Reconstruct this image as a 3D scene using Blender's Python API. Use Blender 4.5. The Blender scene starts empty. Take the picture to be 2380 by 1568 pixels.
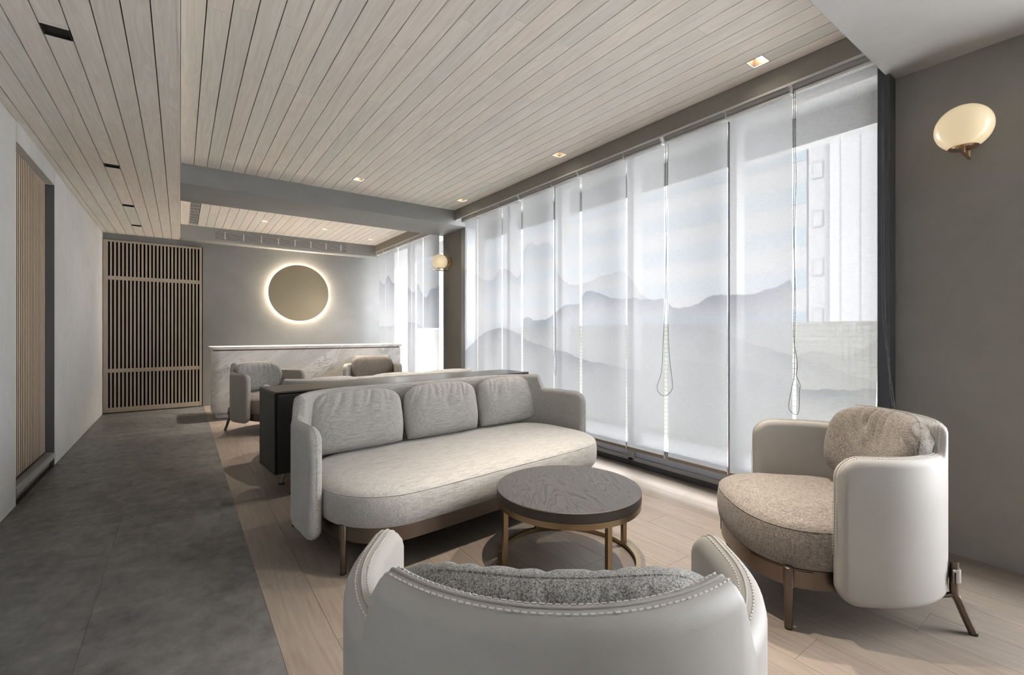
import bpy, bmesh, math, random
from math import sin, cos, pi, sqrt, radians
from mathutils import Vector, Matrix
random.seed(7)
S = bpy.context.scene
COL = S.collection

# ---------------------------------------------------------------- camera, world, exposure
CAM_H = 1.12
cd = bpy.data.cameras.new('camera')
cam = bpy.data.objects.new('camera', cd); COL.objects.link(cam)
cd.sensor_width = 36.0; cd.sensor_fit = 'HORIZONTAL'
cd.lens = 36.0 * 1068.8 / 2380.0
cd.shift_y = -13.0 / 2380.0
cd.clip_start = 0.05; cd.clip_end = 300
cam.location = (0, 0, CAM_H)
cam.rotation_euler = (pi / 2, 0, -radians(35.8))
S.camera = cam

SKY = 3.0
w = bpy.data.worlds.new('overcast_sky'); S.world = w
w.use_nodes = True
bgn = w.node_tree.nodes['Background']
bgn.inputs[0].default_value = (0.972, 0.98, 1.0, 1)
bgn.inputs[1].default_value = SKY

S.view_settings.view_transform = 'Standard'
S.view_settings.look = 'None'
S.view_settings.gamma = 1.0
S.view_settings.use_curve_mapping = False
S.view_settings.exposure = 2.95
cy = S.cycles
cy.max_bounces = 10; cy.diffuse_bounces = 6; cy.glossy_bounces = 4
cy.transmission_bounces = 6; cy.transparent_max_bounces = 10
cy.sample_clamp_indirect = 4.0
cy.caustics_reflective = False; cy.caustics_refractive = False
cy.use_denoising = True

# lamps (energy in W): downlights that are on, wall globes, mirror halo
E_SPOT = 34.0
E_SPOT_BACK = 42.0
WARM = (1.0, 0.88, 0.74)
GLOBE_EMIT = 1.0

# ---------------------------------------------------------------- node helper
class NT:
    def __init__(s, name):
        s.m = bpy.data.materials.new(name); s.m.use_nodes = True
        s.t = s.m.node_tree; s.t.nodes.clear()
        s.out = s.n('ShaderNodeOutputMaterial')
    def n(s, typ, **kw):
        nd = s.t.nodes.new(typ)
        for k, v in kw.items():
            setattr(nd, k, v)
        return nd
    def l(s, a, b): s.t.links.new(a, b)
    def put(s, sock, v):
        if hasattr(v, 'is_output') or isinstance(v, bpy.types.NodeSocket): s.l(v, sock)
        else:
            if isinstance(v, (tuple, list)) and len(v) == 3 and sock.type == 'RGBA': v = (*v, 1)
            sock.default_value = v
    def math(s, op, a, b=None, c=None, clamp=False):
        nd = s.n('ShaderNodeMath', operation=op, use_clamp=clamp)
        s.put(nd.inputs[0], a)
        if b is not None: s.put(nd.inputs[1], b)
        if c is not None: s.put(nd.inputs[2], c)
        return nd.outputs[0]
    def vmath(s, op, a, b):
        nd = s.n('ShaderNodeVectorMath', operation=op)
        s.put(nd.inputs[0], a); s.put(nd.inputs[1], b)
        return nd.outputs[0]
    def mix(s, f, a, b, blend='MIX'):
        nd = s.n('ShaderNodeMix', data_type='RGBA', blend_type=blend)
        s.put(nd.inputs[0], f); s.put(nd.inputs[6], a); s.put(nd.inputs[7], b)
        return nd.outputs[2]
    def noise(s, vec, scale=5, detail=2, rough=0.5, dist=0.0):
        nd = s.n('ShaderNodeTexNoise'); s.put(nd.inputs['Vector'], vec)
        nd.inputs['Scale'].default_value = scale; nd.inputs['Detail'].default_value = detail
        nd.inputs['Roughness'].default_value = rough; nd.inputs['Distortion'].default_value = dist
        return nd.outputs[0]
    def mapr(s, v, a, b, c=0.0, d=1.0, smooth=False):
        nd = s.n('ShaderNodeMapRange')
        if smooth: nd.interpolation_type = 'SMOOTHSTEP'
        s.put(nd.inputs[0], v)
        for i, x in enumerate((a, b, c, d)): s.put(nd.inputs[i + 1], x)
        return nd.outputs[0]
    def coords(s, kind='Object'):
        return s.n('ShaderNodeTexCoord').outputs[kind]
    def pos(s): return s.n('ShaderNodeNewGeometry').outputs['Position']
    def rnd(s): return s.n('ShaderNodeObjectInfo').outputs['Random']
    def sep(s, v):
        nd = s.n('ShaderNodeSeparateXYZ'); s.l(v, nd.inputs[0]); return nd.outputs
    def comb(s, x, y, z):
        nd = s.n('ShaderNodeCombineXYZ')
        for i, v in enumerate((x, y, z)): s.put(nd.inputs[i], v)
        return nd.outputs[0]
    def scale(s, vec, sc):
        return s.vmath('MULTIPLY', vec, sc)
    def bump(s, h, strength=0.2, dist=0.002):
        nd = s.n('ShaderNodeBump'); s.put(nd.inputs['Height'], h)
        nd.inputs['Strength'].default_value = strength; nd.inputs['Distance'].default_value = dist
        return nd.outputs[0]
    def pbr(s, color, rough=0.6, metal=0.0, bump=None, spec=None, sheen=0.0):
        p = s.n('ShaderNodeBsdfPrincipled')
        s.put(p.inputs['Base Color'], color); s.put(p.inputs['Roughness'], rough)
        p.inputs['Metallic'].default_value = metal
        if spec is not None: p.inputs['Specular IOR Level'].default_value = spec
        if sheen: p.inputs['Sheen Weight'].default_value = sheen
        if bump is not None: s.l(bump, p.inputs['Normal'])
        s.l(p.outputs[0], s.out.inputs[0])
        return s.m

def sr(*c):
    f = lambda v: (v / 255 / 12.92) if v <= 10 else ((v / 255 + 0.055) / 1.055) ** 2.4
    return tuple(f(v) for v in c)

M = {}
def plain(name, col, rough=0.6, metal=0.0, spec=None):
    t = NT(name); M[name] = t.pbr(col, rough, metal, spec=spec); return M[name]

def plaster(name, col, var=0.10):
    t = NT(name); p = t.pos()
    a = t.noise(p, 1.3, 5, 0.6, 0.6); b = t.noise(p, 7, 4, 0.6)
    f = t.math('ADD', t.math('MULTIPLY', a, 0.7), t.math('MULTIPLY', b, 0.3))
    k = t.mapr(f, 0.3, 0.7, 1 - var, 1 + var)
    c = t.mix(1.0, (*col, 1), t.comb(k, k, k), 'MULTIPLY')
    M[name] = t.pbr(c, 0.75, 0, t.bump(b, 0.08, 0.003), spec=0.3)
plaster('plaster_grey', (0.215, 0.217, 0.216))
plaster('plaster_light', (0.55, 0.552, 0.55))
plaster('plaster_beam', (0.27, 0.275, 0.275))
plaster('plaster_soffit', (0.46, 0.455, 0.445))
plaster('plaster_taupe', (0.27, 0.255, 0.235))
plaster('plaster_umber', (0.10, 0.09, 0.08))
plain('joint_dark', (0.022, 0.016, 0.011), 0.9)
plain('slat_side', (0.10, 0.072, 0.048), 0.8)
plain('black_trim', (0.008, 0.008, 0.008), 0.5)
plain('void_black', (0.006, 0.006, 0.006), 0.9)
plain('dark_jamb', (0.115, 0.117, 0.12), 0.7)

def wood(name, cols, grain=(60, 1.6, 60), dark=0.75, rough=0.55, bumpst=0.15, figure=0.5):
    """long grain runs along local Y; every board gets its own shade"""
    t = NT(name); r = t.rnd()
    off = t.comb(t.math('MULTIPLY', r, 37.0), t.math('MULTIPLY', r, 91.0), t.math('MULTIPLY', r, 13.0))
    p = t.vmath('ADD', t.coords('Object'), off)
    fine = t.noise(t.scale(p, grain), 1.0, 4, 0.65, 0.4)
    fig = t.noise(t.scale(p, (9, 0.7, 9)), 1.0, 2, 0.5, 1.2)
    rings = t.math('SINE', t.math('MULTIPLY', fig, 46.0))
    rings = t.mapr(rings, -1, 1, 0, 1)
    g = t.math('ADD', t.math('MULTIPLY', fine, 1 - figure * 0.5), t.math('MULTIPLY', rings, figure * 0.5))
    r2 = t.math('FRACT', t.math('MULTIPLY', r, 7.13))
    base = t.mix(r2, (*cols[0], 1), (*cols[1], 1))
    base = t.mix(t.math('MULTIPLY', t.math('FRACT', t.math('MULTIPLY', r, 17.7)), 0.8), base, (*cols[2], 1))
    k = t.mapr(g, 0.25, 0.8, dark, 1.06)
    c = t.mix(1.0, base, t.comb(k, k, k), 'MULTIPLY')
    M[name] = t.pbr(c, rough, 0, t.bump(g, bumpst, 0.001), spec=0.35)
wood('ceiling_ash', [(0.86, 0.775, 0.70), (0.755, 0.745, 0.685), (0.88, 0.825, 0.76)], (110, 3, 110), 0.86, 0.6, 0.10, 0.35)
wood('lattice_ash', [(0.40, 0.345, 0.28), (0.43, 0.37, 0.30), (0.38, 0.33, 0.27)], (90, 90, 2), 0.85, 0.6, 0.05, 0.1)
wood('slat_pine', [(0.56, 0.47, 0.36), (0.60, 0.50, 0.38), (0.53, 0.44, 0.33)], (90, 90, 2), 0.85, 0.6, 0.05, 0.1)
wood('floor_oak', [(0.255, 0.205, 0.169), (0.285, 0.236, 0.196), (0.255, 0.216, 0.184)], (75, 4.5, 75), 0.72, 0.42, 0.15, 0.30)

def floor_grey():
    t = NT('floor_slate'); r = t.rnd()
    p = t.vmath('ADD', t.coords('Object'), t.comb(t.math('MULTIPLY', r, 31.0), t.math('MULTIPLY', r, 57.0), 0.0))
    a = t.noise(p, 4.2, 7, 0.66, 0.3); b = t.noise(t.scale(p, (15, 11, 15)), 1.0, 6, 0.72, 0.3)
    f = t.math('ADD', t.math('MULTIPLY', a, 0.6), t.math('MULTIPLY', b, 0.4))
    f = t.math('ADD', f, t.math('MULTIPLY', t.math('SUBTRACT', r, 0.5), 0.03))
    k = t.mapr(f, 0.34, 0.66, 0.0, 1.0)
    c = t.mix(k, (0.062, 0.061, 0.059, 1), (0.18, 0.179, 0.176, 1))
    M['floor_slate'] = t.pbr(c, t.mapr(b, 0.3, 0.7, 0.5, 0.35), 0, t.bump(b, 0.12, 0.002), spec=0.35)
floor_grey()

def heather(name, dark, light, wx=0.3, wy=0.3, wz=0.2, wa=0.2, thick=330, run=36, st=0.4, lo=0.38, hi=0.60):
    """melange cloth: short dark and pale threads running along each local axis"""
    t = NT(name); p = t.coords('Object')
    def thread(v, k): return t.math('MULTIPLY', t.noise(t.scale(p, v), 1.0, 2, 0.6), k)
    f = t.math('ADD', thread((run, thick, thick), wx), thread((thick, run, thick), wy))
    f = t.math('ADD', f, t.math('ADD', thread((thick, thick, run), wz), thread((thick, thick, thick), wa)))
    k = t.mapr(f, lo, hi)
    c = t.mix(k, (*dark, 1), (*light, 1))
    M[name] = t.pbr(c, 0.9, 0, t.bump(f, st, 0.0012), spec=0.15, sheen=0.12)
heather('linen_grey', (0.245, 0.24, 0.23), (0.475, 0.468, 0.45), 0.45, 0.12, 0.18, 0.25, 300, 14, 0.3)
heather('tweed_taupe', (0.085, 0.072, 0.062), (0.33, 0.295, 0.262), 0.3, 0.3, 0.25, 0.15, 300, 40, 0.5)
heather('tweed_grey', (0.070, 0.069, 0.068), (0.40, 0.39, 0.375), 0.08, 0.12, 0.6, 0.2, 420, 20, 0.5)

def leather():
    t = NT('leather_cream'); p = t.coords('Object')
    n = t.n('ShaderNodeTexVoronoi'); t.put(n.inputs['Vector'], p); n.inputs['Scale'].default_value = 330
    a = t.noise(p, 6, 4, 0.6)
    c = t.mix(a, (0.31, 0.296, 0.275, 1), (0.365, 0.35, 0.325, 1))
    h = t.math('ADD', t.math('MULTIPLY', n.outputs[0], 0.25), t.math('MULTIPLY', t.noise(p, 22, 3, 0.6), 0.5))
    M['leather_cream'] = t.pbr(c, t.mapr(a, 0.3, 0.7, 0.48, 0.60), 0, t.bump(h, 0.10, 0.002), spec=0.4)
leather()
plain('thread_pale', (0.60, 0.58, 0.54), 0.8)
def brushed(name, col, rough):
    t = NT(name); p = t.coords('Object')
    a = t.noise(t.scale(p, (200, 200, 8)), 1.0, 2, 0.6)
    M[name] = t.pbr((*col, 1), t.mapr(a, 0.3, 0.7, rough - 0.06, rough + 0.06), 1.0)
brushed('bronze_dark', (0.175, 0.140, 0.115), 0.36)
brushed('brass_brushed', (0.31, 0.235, 0.145), 0.36)
brushed('brass_lamp', (0.55, 0.37, 0.22), 0.22)
brushed('steel_frame', (0.42, 0.45, 0.48), 0.4)
plain('alu_white', (0.62, 0.62, 0.61), 0.4)
plain('reflector_brass', (0.20, 0.155, 0.11), 0.4, 0.6)
plain('alu_grey', (0.30, 0.30, 0.295), 0.45)
plain('chain_metal', (0.10, 0.10, 0.10), 0.45)
plain('bar_taupe', (0.24, 0.20, 0.165), 0.5)
plain('frame_charcoal', (0.072, 0.077, 0.090), 0.4)
plain('rail_blue', (0.40, 0.43, 0.50), 0.4)
plain('rubber_black', (0.012, 0.011, 0.010), 0.7)

def tabletop():
    t = NT('oak_smoked'); p = t.coords('Object')
    pr = t.vmath('MULTIPLY', p, (1, 1, 1))
    rot = t.n('ShaderNodeVectorRotate', rotation_type='Z_AXIS'); t.l(pr, rot.inputs[0]); rot.inputs['Angle'].default_value = radians(28)
    q = t.scale(rot.outputs[0], (5.0, 1.15, 5))
    q = t.vmath('ADD', q, (3.1, 7.7, 2.2))
    fig = t.noise(q, 1.0, 2.5, 0.45, 1.0)
    ring = t.math('SINE', t.math('MULTIPLY', fig, 190.0))
    line = t.mapr(ring, 0.35, 1.0, 0, 1, True)
    fine = t.noise(t.scale(rot.outputs[0], (160, 9, 100)), 1.0, 3, 0.7)
    d = t.math('ADD', t.math('MULTIPLY', line, 0.72), t.math('MULTIPLY', t.mapr(fine, 0.5, 0.72), 0.35), clamp=True)
    c = t.mix(d, (0.056, 0.053, 0.052, 1), (0.013, 0.011, 0.010, 1))
    M['oak_smoked'] = t.pbr(c, 0.46, 0, t.bump(t.math('SUBTRACT', 1.0, d), 0.25, 0.001), spec=0.35)
    plain('oak_smoked_edge', (0.040, 0.031, 0.025), 0.5)
tabletop()
plain('cabinet_black', (0.013, 0.0125, 0.012), 0.42)
plain('cabinet_top', (0.062, 0.053, 0.046), 0.38, 0.0, 0.35)

def marble():
    t = NT('marble_white'); p = t.pos()
    rot = t.n('ShaderNodeVectorRotate', rotation_type='Y_AXIS'); t.l(p, rot.inputs[0]); rot.inputs['Angle'].default_value = radians(38)
    q = t.scale(rot.outputs[0], (1.1, 1.0, 4.2))
    n1 = t.noise(q, 1.3, 6, 0.62, 1.3)
    v = t.math('ABSOLUTE', t.math('SUBTRACT', n1, 0.5))
    vein = t.mapr(v, 0.0, 0.035, 1.0, 0.0, True)
    soft = t.mapr(t.noise(q, 0.9, 4, 0.6, 1.0), 0.45, 0.7, 0.0, 0.45)
    br = t.mapr(t.noise(p, 2.0, 2), 0.35, 0.65)
    vein = t.math('MULTIPLY', vein, br)
    d = t.math('MAXIMUM', t.math('MULTIPLY', vein, 0.75), soft)
    c = t.mix(d, (0.86, 0.84, 0.81, 1), (0.30, 0.29, 0.285, 1))
    M['marble_white'] = t.pbr(c, 0.28, 0, spec=0.5)
marble()

def emission(name, col, st):
    t = NT(name); e = t.n('ShaderNodeEmission'); t.put(e.inputs[0], (*col, 1)); e.inputs[1].default_value = st
    t.l(e.outputs[0], t.out.inputs[0]); M[name] = t.m
emission('lamp_glow', (1.0, 0.86, 0.70), 5.0)
emission('halo_led', (1.0, 0.80, 0.59), 24.0)
def globe():
    t = NT('opal_glass')
    p = t.n('ShaderNodeBsdfPrincipled')
    t.put(p.inputs['Base Color'], (0.66, 0.56, 0.38)); p.inputs['Roughness'].default_value = 0.25
    lw = t.n('ShaderNodeLayerWeight'); lw.inputs[0].default_value = 0.35
    z = t.sep(t.coords('Object'))[2]
    t.put(p.inputs['Emission Color'], (1.0, 0.80, 0.50))
    t.put(p.inputs['Emission Strength'], 0.055)
    t.l(p.outputs[0], t.out.inputs[0]); M['opal_glass'] = t.m
globe()
t = NT('mirror_bronze'); M['mirror_bronze'] = t.pbr((0.29, 0.24, 0.165), 0.34, 1.0)
t = NT('clear_glass')
tr = t.n('ShaderNodeBsdfTransparent'); tr.inputs[0].default_value = (0.95, 0.955, 0.96, 1)
gl = t.n('ShaderNodeBsdfGlossy'); gl.inputs['Roughness'].default_value = 0.02
ms = t.n('ShaderNodeMixShader'); ms.inputs[0].default_value = 0.05
t.l(tr.outputs[0], ms.inputs[1]); t.l(gl.outputs[0], ms.inputs[2]); t.l(ms.outputs[0], t.out.inputs[0])
M['clear_glass'] = t.m

# ---------------------------------------------------------------- picture-to-place helper, used once to place ridge lines
def on_x(px, py, X, cx=1190, cyy=771.0, f=1068.8):
    a = radians(35.8); k = (px - cx) / f
    dx = cos(a) * k + sin(a); dy = -sin(a) * k + cos(a); dz = (cyy - py) / f
    s_ = X / dx
    return (dy * s_, CAM_H + dz * s_)
XB = 2.90
def blind_fabric(name, y0, y1, ridges, open_hi=0.17, open_lo=0.10):
    """woven voile: partly see-through, partly translucent, printed with misty ridges (drawn as height curves)"""
    t = NT(name); P = t.pos(); x, y, z = t.sep(P)
    u = t.mapr(y, y0, y1)
    jag = t.math('MULTIPLY', t.math('SUBTRACT', t.noise(t.comb(0.0, t.math('MULTIPLY', y, 9.0), 0.0), 1.0, 5, 0.6), 0.5), 0.05)
    tone = None
    for pts, depth, amt, *fd in ridges:
        fc = t.n('ShaderNodeFloatCurve'); cu = fc.mapping.curves[0]
        pts = sorted(((py - y0) / (y1 - y0), pz / 2.6) for py, pz in pts)
        cu.points[0].location = pts[0]; cu.points[1].location = pts[-1]
        for a in pts[1:-1]: cu.points.new(*a)
        for pt_ in cu.points: pt_.handle_type = 'AUTO_CLAMPED'
        fc.mapping.update()
        t.put(fc.inputs['Value'], u)
        h = t.math('ADD', t.math('MULTIPLY', fc.outputs[0], 2.6), jag)
        m = t.math('SUBTRACT', h, z)
        inside = t.mapr(m, 0.0, 0.012, 0, 1, True)
        fade = t.math('POWER', 2.718, t.math('MULTIPLY', t.math('MAXIMUM', m, 0.0), -1.0 / depth))
        mist = t.mapr(t.noise(t.scale(P, (1, 2.2, 3.0)), 1.0, 3), 0.3, 0.7, 0.55, 1.1)
        d = t.math('MULTIPLY', t.math('MULTIPLY', inside, fade), t.math('MULTIPLY', mist, amt))
        if fd:
            ya_, yb_ = on_x(fd[0], 771, XB)[0], on_x(fd[1], 771, XB)[0]
            lo_first = len(pts) and fd[0] < 1400
            d = t.math('MULTIPLY', d, t.mapr(y, ya_, yb_, 1.0, 0.0, True) if lo_first else t.mapr(y, ya_, yb_, 0.0, 1.0, True))
        tone = d if tone is None else t.math('MAXIMUM', tone, d)
    slub = t.noise(t.scale(P, (1, 22, 320)), 1.0, 3, 0.7)
    slub2 = t.noise(t.scale(P, (1, 300, 24)), 1.0, 2, 0.7)
    wv = t.math('ADD', t.math('MULTIPLY', slub, 0.6), t.math('MULTIPLY', slub2, 0.4))
    k = t.mapr(wv, 0.35, 0.65, 0.93, 1.05)
    col = t.mix(tone, (0.242, 0.24, 0.242, 1), (0.084, 0.087, 0.10, 1))
    clear = t.mix(tone, (0.97, 0.97, 0.97, 1), (0.45, 0.46, 0.50, 1))
    col = t.mix(1.0, col, t.comb(k, k, k), 'MULTIPLY')
    tr = t.n('ShaderNodeBsdfTransparent'); t.l(clear, tr.inputs[0])
    tl = t.n('ShaderNodeBsdfTranslucent'); t.l(col, tl.inputs[0])
    df = t.n('ShaderNodeBsdfDiffuse'); t.l(col, df.inputs[0])
    m1 = t.n('ShaderNodeMixShader'); m1.inputs[0].default_value = 0.62; t.l(df.outputs[0], m1.inputs[1]); t.l(tl.outputs[0], m1.inputs[2])
    m2 = t.n('ShaderNodeMixShader'); t.put(m2.inputs[0], t.mapr(wv, 0.3, 0.7, open_hi, open_lo))
    t.l(m1.outputs[0], m2.inputs[1]); t.l(tr.outputs[0], m2.inputs[2])
    t.l(m2.outputs[0], t.out.inputs[0]); M[name] = t.m

def ridge(pts): return [on_x(a, b, XB) for a, b in pts]
main_r = [
    (ridge([(1083, 1010), (1207, 1010), (1213, 752), (1225, 735), (1240, 742), (1262, 742), (1290, 725), (1320, 706), (1348, 704), (1356, 682), (1370, 673), (1400, 683), (1455, 692), (1475, 690), (1492, 694), (1545, 692), (1562, 712), (1592, 713), (1612, 706), (1645, 690), (1675, 682), (1740, 682), (1780, 672), (1812, 660), (1845, 644), (1852, 900), (2078, 900)]), 0.20, 0.72),
    (ridge([(1083, 812), (1105, 790), (1130, 770), (1167, 761), (1185, 765), (1208, 775), (1225, 789), (1250, 798), (1290, 810), (1320, 818), (1345, 830), (1420, 846), (1500, 862), (1600, 880), (1750, 900), (2078, 950)]), 0.20, 0.66, 1330, 1560),
    (ridge([(1083, 850), (1440, 855), (1500, 846), (1560, 832), (1620, 838), (1680, 848), (1760, 862), (1838, 880), (1850, 830), (1870, 818), (1895, 813), (1940, 822), (1975, 820), (2005, 810), (2025, 797), (2045, 782), (2078, 760)]), 0.40, 0.22, 1480, 1620),
    (ridge([(1083, 625), (1095, 626), (1105, 636), (1140, 650), (1165, 624), (1178, 624), (1205, 642), (1215, 590), (1232, 562), (1252, 568), (1270, 560), (1285, 575), (1300, 640), (1340, 660), (1400, 640), (1440, 628), (1460, 640), (1500, 690), (2078, 900)]), 0.22, 0.34),
]
blind_fabric('voile_main', 0.74, 5.1, main_r)
back_r = [
    (ridge([(876, 650), (884, 651), (892, 660), (902, 640), (911, 655), (918, 658), (926, 658), (932, 653), (943, 653), (950, 668), (962, 678), (971, 659), (978, 675), (990, 690), (1002, 670), (1012, 668), (1020, 663), (1030, 660)]), 0.30, 0.62),
    (ridge([(876, 757), (905, 757), (928, 750), (940, 750), (955, 747), (985, 760), (1000, 765), (1030, 765)]), 0.26, 0.45),
]
blind_fabric('voile_clear', 0.74, 5.1, main_r, 0.40, 0.28)
blind_fabric('voile_back', 5.55, 8.5, back_r)

# ---------------------------------------------------------------- mesh helpers
def mesh_from(bm, name, mat, smooth=False):
    bmesh.ops.recalc_face_normals(bm, faces=bm.faces)
    me = bpy.data.meshes.new(name); bm.to_mesh(me); bm.free()
    if smooth:
        me.polygons.foreach_set('use_smooth', [True] * len(me.polygons))
        if hasattr(me, 'set_sharp_from_angle'): me.set_sharp_from_angle(angle=radians(38))
    ms_ = mat if isinstance(mat, (list, tuple)) else [mat]
    for m in ms_: me.materials.append(M[m])
    return me
def ob(name, bm, mat, parent=None, smooth=False, loc=None, rot=None):
    me = bm if isinstance(bm, bpy.types.Mesh) else mesh_from(bm, name, mat, smooth)
    o = bpy.data.objects.new(name, me); COL.objects.link(o)
    if parent is not None: o.parent = parent
    if loc is not None: o.location = loc
    if rot is not None: o.rotation_euler = rot
    return o
def thing(name, label, cat, loc=(0, 0, 0), rz=0.0, group=None):
    o = bpy.data.objects.new(name, None); COL.objects.link(o)
    o.empty_display_size = 0.1
    o.location = loc; o.rotation_euler = (0, 0, rz)
    return tag(o, label, cat, group)
def tag(o, label, cat, group=None):
    o['label'] = label; o['category'] = cat
    if group: o['group'] = group
    return o
def struct(o): o['kind'] = 'structure'; return o
def box(bm, x0, x1, y0, y1, z0, z1, bev=0.0, mi=0):
    r = bmesh.ops.create_cube(bm, size=1.0)
    vs = r['verts']
    for v in vs:
        v.co = Vector((x0 + (v.co.x + .5) * (x1 - x0), y0 + (v.co.y + .5) * (y1 - y0), z0 + (v.co.z + .5) * (z1 - z0)))
    fs = {f for v in vs for f in v.link_faces}
    for f in fs: f.material_index = mi
    if bev > 0:
        es = list({e for v in vs for e in v.link_edges})
        bmesh.ops.bevel(bm, geom=es, offset=bev, segments=2, affect='EDGES', profile=0.5)
    return bm
def nb(*a, **k): return box(bmesh.new(), *a, **k)
def tube(bm, pts, r, seg=10, closed=False, caps=True):
    """sweep a circle along points; r may be a list"""
    n = len(pts); pts = [Vector(p) for p in pts]; rings = []
    up = None
    for i, p in enumerate(pts):
        if closed: d = pts[(i + 1) % n] - pts[i - 1]
        else: d = pts[min(i + 1, n - 1)] - pts[max(i - 1, 0)]
        d.normalize()
        if up is None:
            up = Vector((0, 0, 1)) if abs(d.z) < 0.9 else Vector((1, 0, 0))
        a = d.cross(up).normalized(); b = a.cross(d).normalized(); up = b
        ri = r[i] if isinstance(r, (list, tuple)) else r
        rings.append([bm.verts.new(p + a * (ri * cos(2 * pi * j / seg)) + b * (ri * sin(2 * pi * j / seg))) for j in range(seg)])
    for i in range(n if closed else n - 1):
        A, B = rings[i], rings[(i + 1) % n]
        for j in range(seg):
            bm.faces.new((A[j], A[(j + 1) % seg], B[(j + 1) % seg], B[j]))
    if not closed and caps:
        bm.faces.new(rings[0][::-1]); bm.faces.new(rings[-1])
    return bm
def lathe(bm, prof, seg=48, c=(0, 0, 0), mi=0):
    """profile (r, z) about the z axis; r == 0 closes"""
    rings = []
    for r, z in prof:
        if r <= 1e-6: rings.append([bm.verts.new((c[0], c[1], c[2] + z))])
        else: rings.append([bm.verts.new((c[0] + r * cos(2 * pi * j / seg), c[1] + r * sin(2 * pi * j / seg), c[2] + z)) for j in range(seg)])
    for A, B in zip(rings[:-1], rings[1:]):
        for j in range(seg):
            k = (j + 1) % seg
            if len(A) == 1 and len(B) == 1: continue
            if len(A) == 1: f = bm.faces.new((A[0], B[j], B[k]))
            elif len(B) == 1: f = bm.faces.new((A[j], A[k], B[0]))
            else: f = bm.faces.new((A[j], A[k], B[k], B[j]))
            f.material_index = mi
    return bm
def copy_tree(o, parent=None):
    c = o.copy(); COL.objects.link(c)
    if parent is not None: c.parent = parent
    for ch in list(o.children): copy_tree(ch, c)
    return c

# ---------------------------------------------------------------- the room shell
XL, XW, YB, YF = -0.86, 3.05, 8.39, -2.6
ZL, ZH = 2.48, 2.665
P = 0.1013
BEAM0, BEAM1, NEAR = 5.18, 5.88, 0.82

fl = struct(ob('floor', nb(XL - 0.2, 3.3, YF, YB + 0.6, -0.12, -0.006), 'joint_dark'))
def board_mesh(name, w_, l_, t_, mat, bev=0.0012):
    return mesh_from(nb(-w_ / 2, w_ / 2, -l_ / 2, l_ / 2, 0, t_, bev=bev), name, mat)
# oak planks right of the seam, slate tiles left of it
XS = 0.286
PW, PL = 0.1775, 1.22
full = board_mesh('floorboard', PW - 0.0012, PL - 0.0012, 0.006, 'floor_oak', 0.0)
offs = [0.0, 0.55, 0.22, 0.83, 0.41, 1.02, 0.12, 0.7, 0.35, 0.93]
for i in range(16):
    xc = XS + PW * (i + 0.5)
    y = YF - offs[i % 10]
    while y < YB:
        a, b = max(y, YF), min(y + PL, YB)
        if b - a > 0.02:
            if b - a > PL - 0.001: o = ob('floorboard', full, None, fl)
            else: o = ob('floorboard', board_mesh('floorboard', PW - 0.0012, b - a - 0.0012, 0.006, 'floor_oak', 0.0), None, fl)
            o.location = (xc, (a + b) / 2, -0.006)
        y += PL
TW, TL = (XS - XL) / 2, 0.92
for i in range(2):
    y = YF - (0.46 if i else 0.1)
    while y < YB:
        a, b = max(y, YF), min(y + TL, YB)
        if b - a > 0.02:
            o = ob('floor_tile', board_mesh('floor_tile', TW - 0.0008, b - a - 0.0008, 0.006, 'floor_slate', 0.0), None, fl)
            o.location = (XL + TW * (i + 0.5), (a + b) / 2, -0.006)
        y += TL

# ceiling: dark backing with three planked fields, boards hung just under it
bm = bmesh.new()
box(bm, XL - 0.2, -0.014, YF, YB + 0.6, ZL + 0.012, 2.95)
box(bm, 0.0, 3.3, YF, YB + 0.6, ZH + 0.075, 2.95)
ce = struct(ob('ceiling', bm, 'joint_dark'))
# backing strips around the recessed lamps are left open: boards carry the surface
def board_run(x0, x1, ya, yb, z, holes, minlen, maxlen, gap=0.0048):
    """boards of one column from ya to yb at height z, split around square lamp openings"""
    cuts = []
    y = ya - random.uniform(0.0, maxlen * 0.7)
    edges = [ya]
    y += random.uniform(minlen, maxlen)
    while y < yb - 0.25:
        if y > ya + 0.25: edges.append(y)
        y += random.uniform(minlen, maxlen)
    edges.append(yb)
    segs = []
    for a, b in zip(edges[:-1], edges[1:]):
        cur = a
        for h0, h1 in sorted(holes):
            if h1 <= cur or h0 >= b: continue
            if h0 > cur: segs.append((cur, h0))
            cur = max(cur, h1)
        if cur < b - 0.01: segs.append((cur, b))
    for a, b in segs:
        bm = bmesh.new()
        box(bm, x0 + gap / 2 - (x0 + x1) / 2, x1 - gap / 2 - (x0 + x1) / 2, -(b - a) / 2 + 0.0004, (b - a) / 2 - 0.0004, 0, 0.012)
        ob('ceiling_plank', bm, 'ceiling_ash', ce, loc=((x0 + x1) / 2, (a + b) / 2, z))
LIT = [(26, 1.313), (26, 3.015), (26, 4.72), (14, 4.69), (14, 1.31)]
LITB = [(9, 7.22), (17, 7.24), (25, 7.6)]
OFF = [(4, 2.905), (4, 4.98), (4, 6.44), (4, 7.585)]
HW = P / 2 - 0.0018
for n in range(28):
    x0, x1 = n * P, min((n + 1) * P, 2.845)
    board_run(x0, x1, NEAR, BEAM0, ZH, [(y - HW, y + HW) for c, y in LIT if c == n], 1.3, 2.6)
    board_run(x0, x1, BEAM1, 8.13, ZH, [(y - HW, y + HW) for c, y in LITB if c == n] + ([(6.55, 8.05)] if n == 1 else []), 1.0, 2.4)
PL_ = 0.1013
for n in range(9):
    x1, x0 = -n * PL_ - (0.0 if n else 0.0), max(-(n + 1) * PL_, XL)
    board_run(x0, x1, YF, YB, ZL, [(y - HW, y + HW) for c, y in OFF if c == n], 1.2, 2.6)
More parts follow.
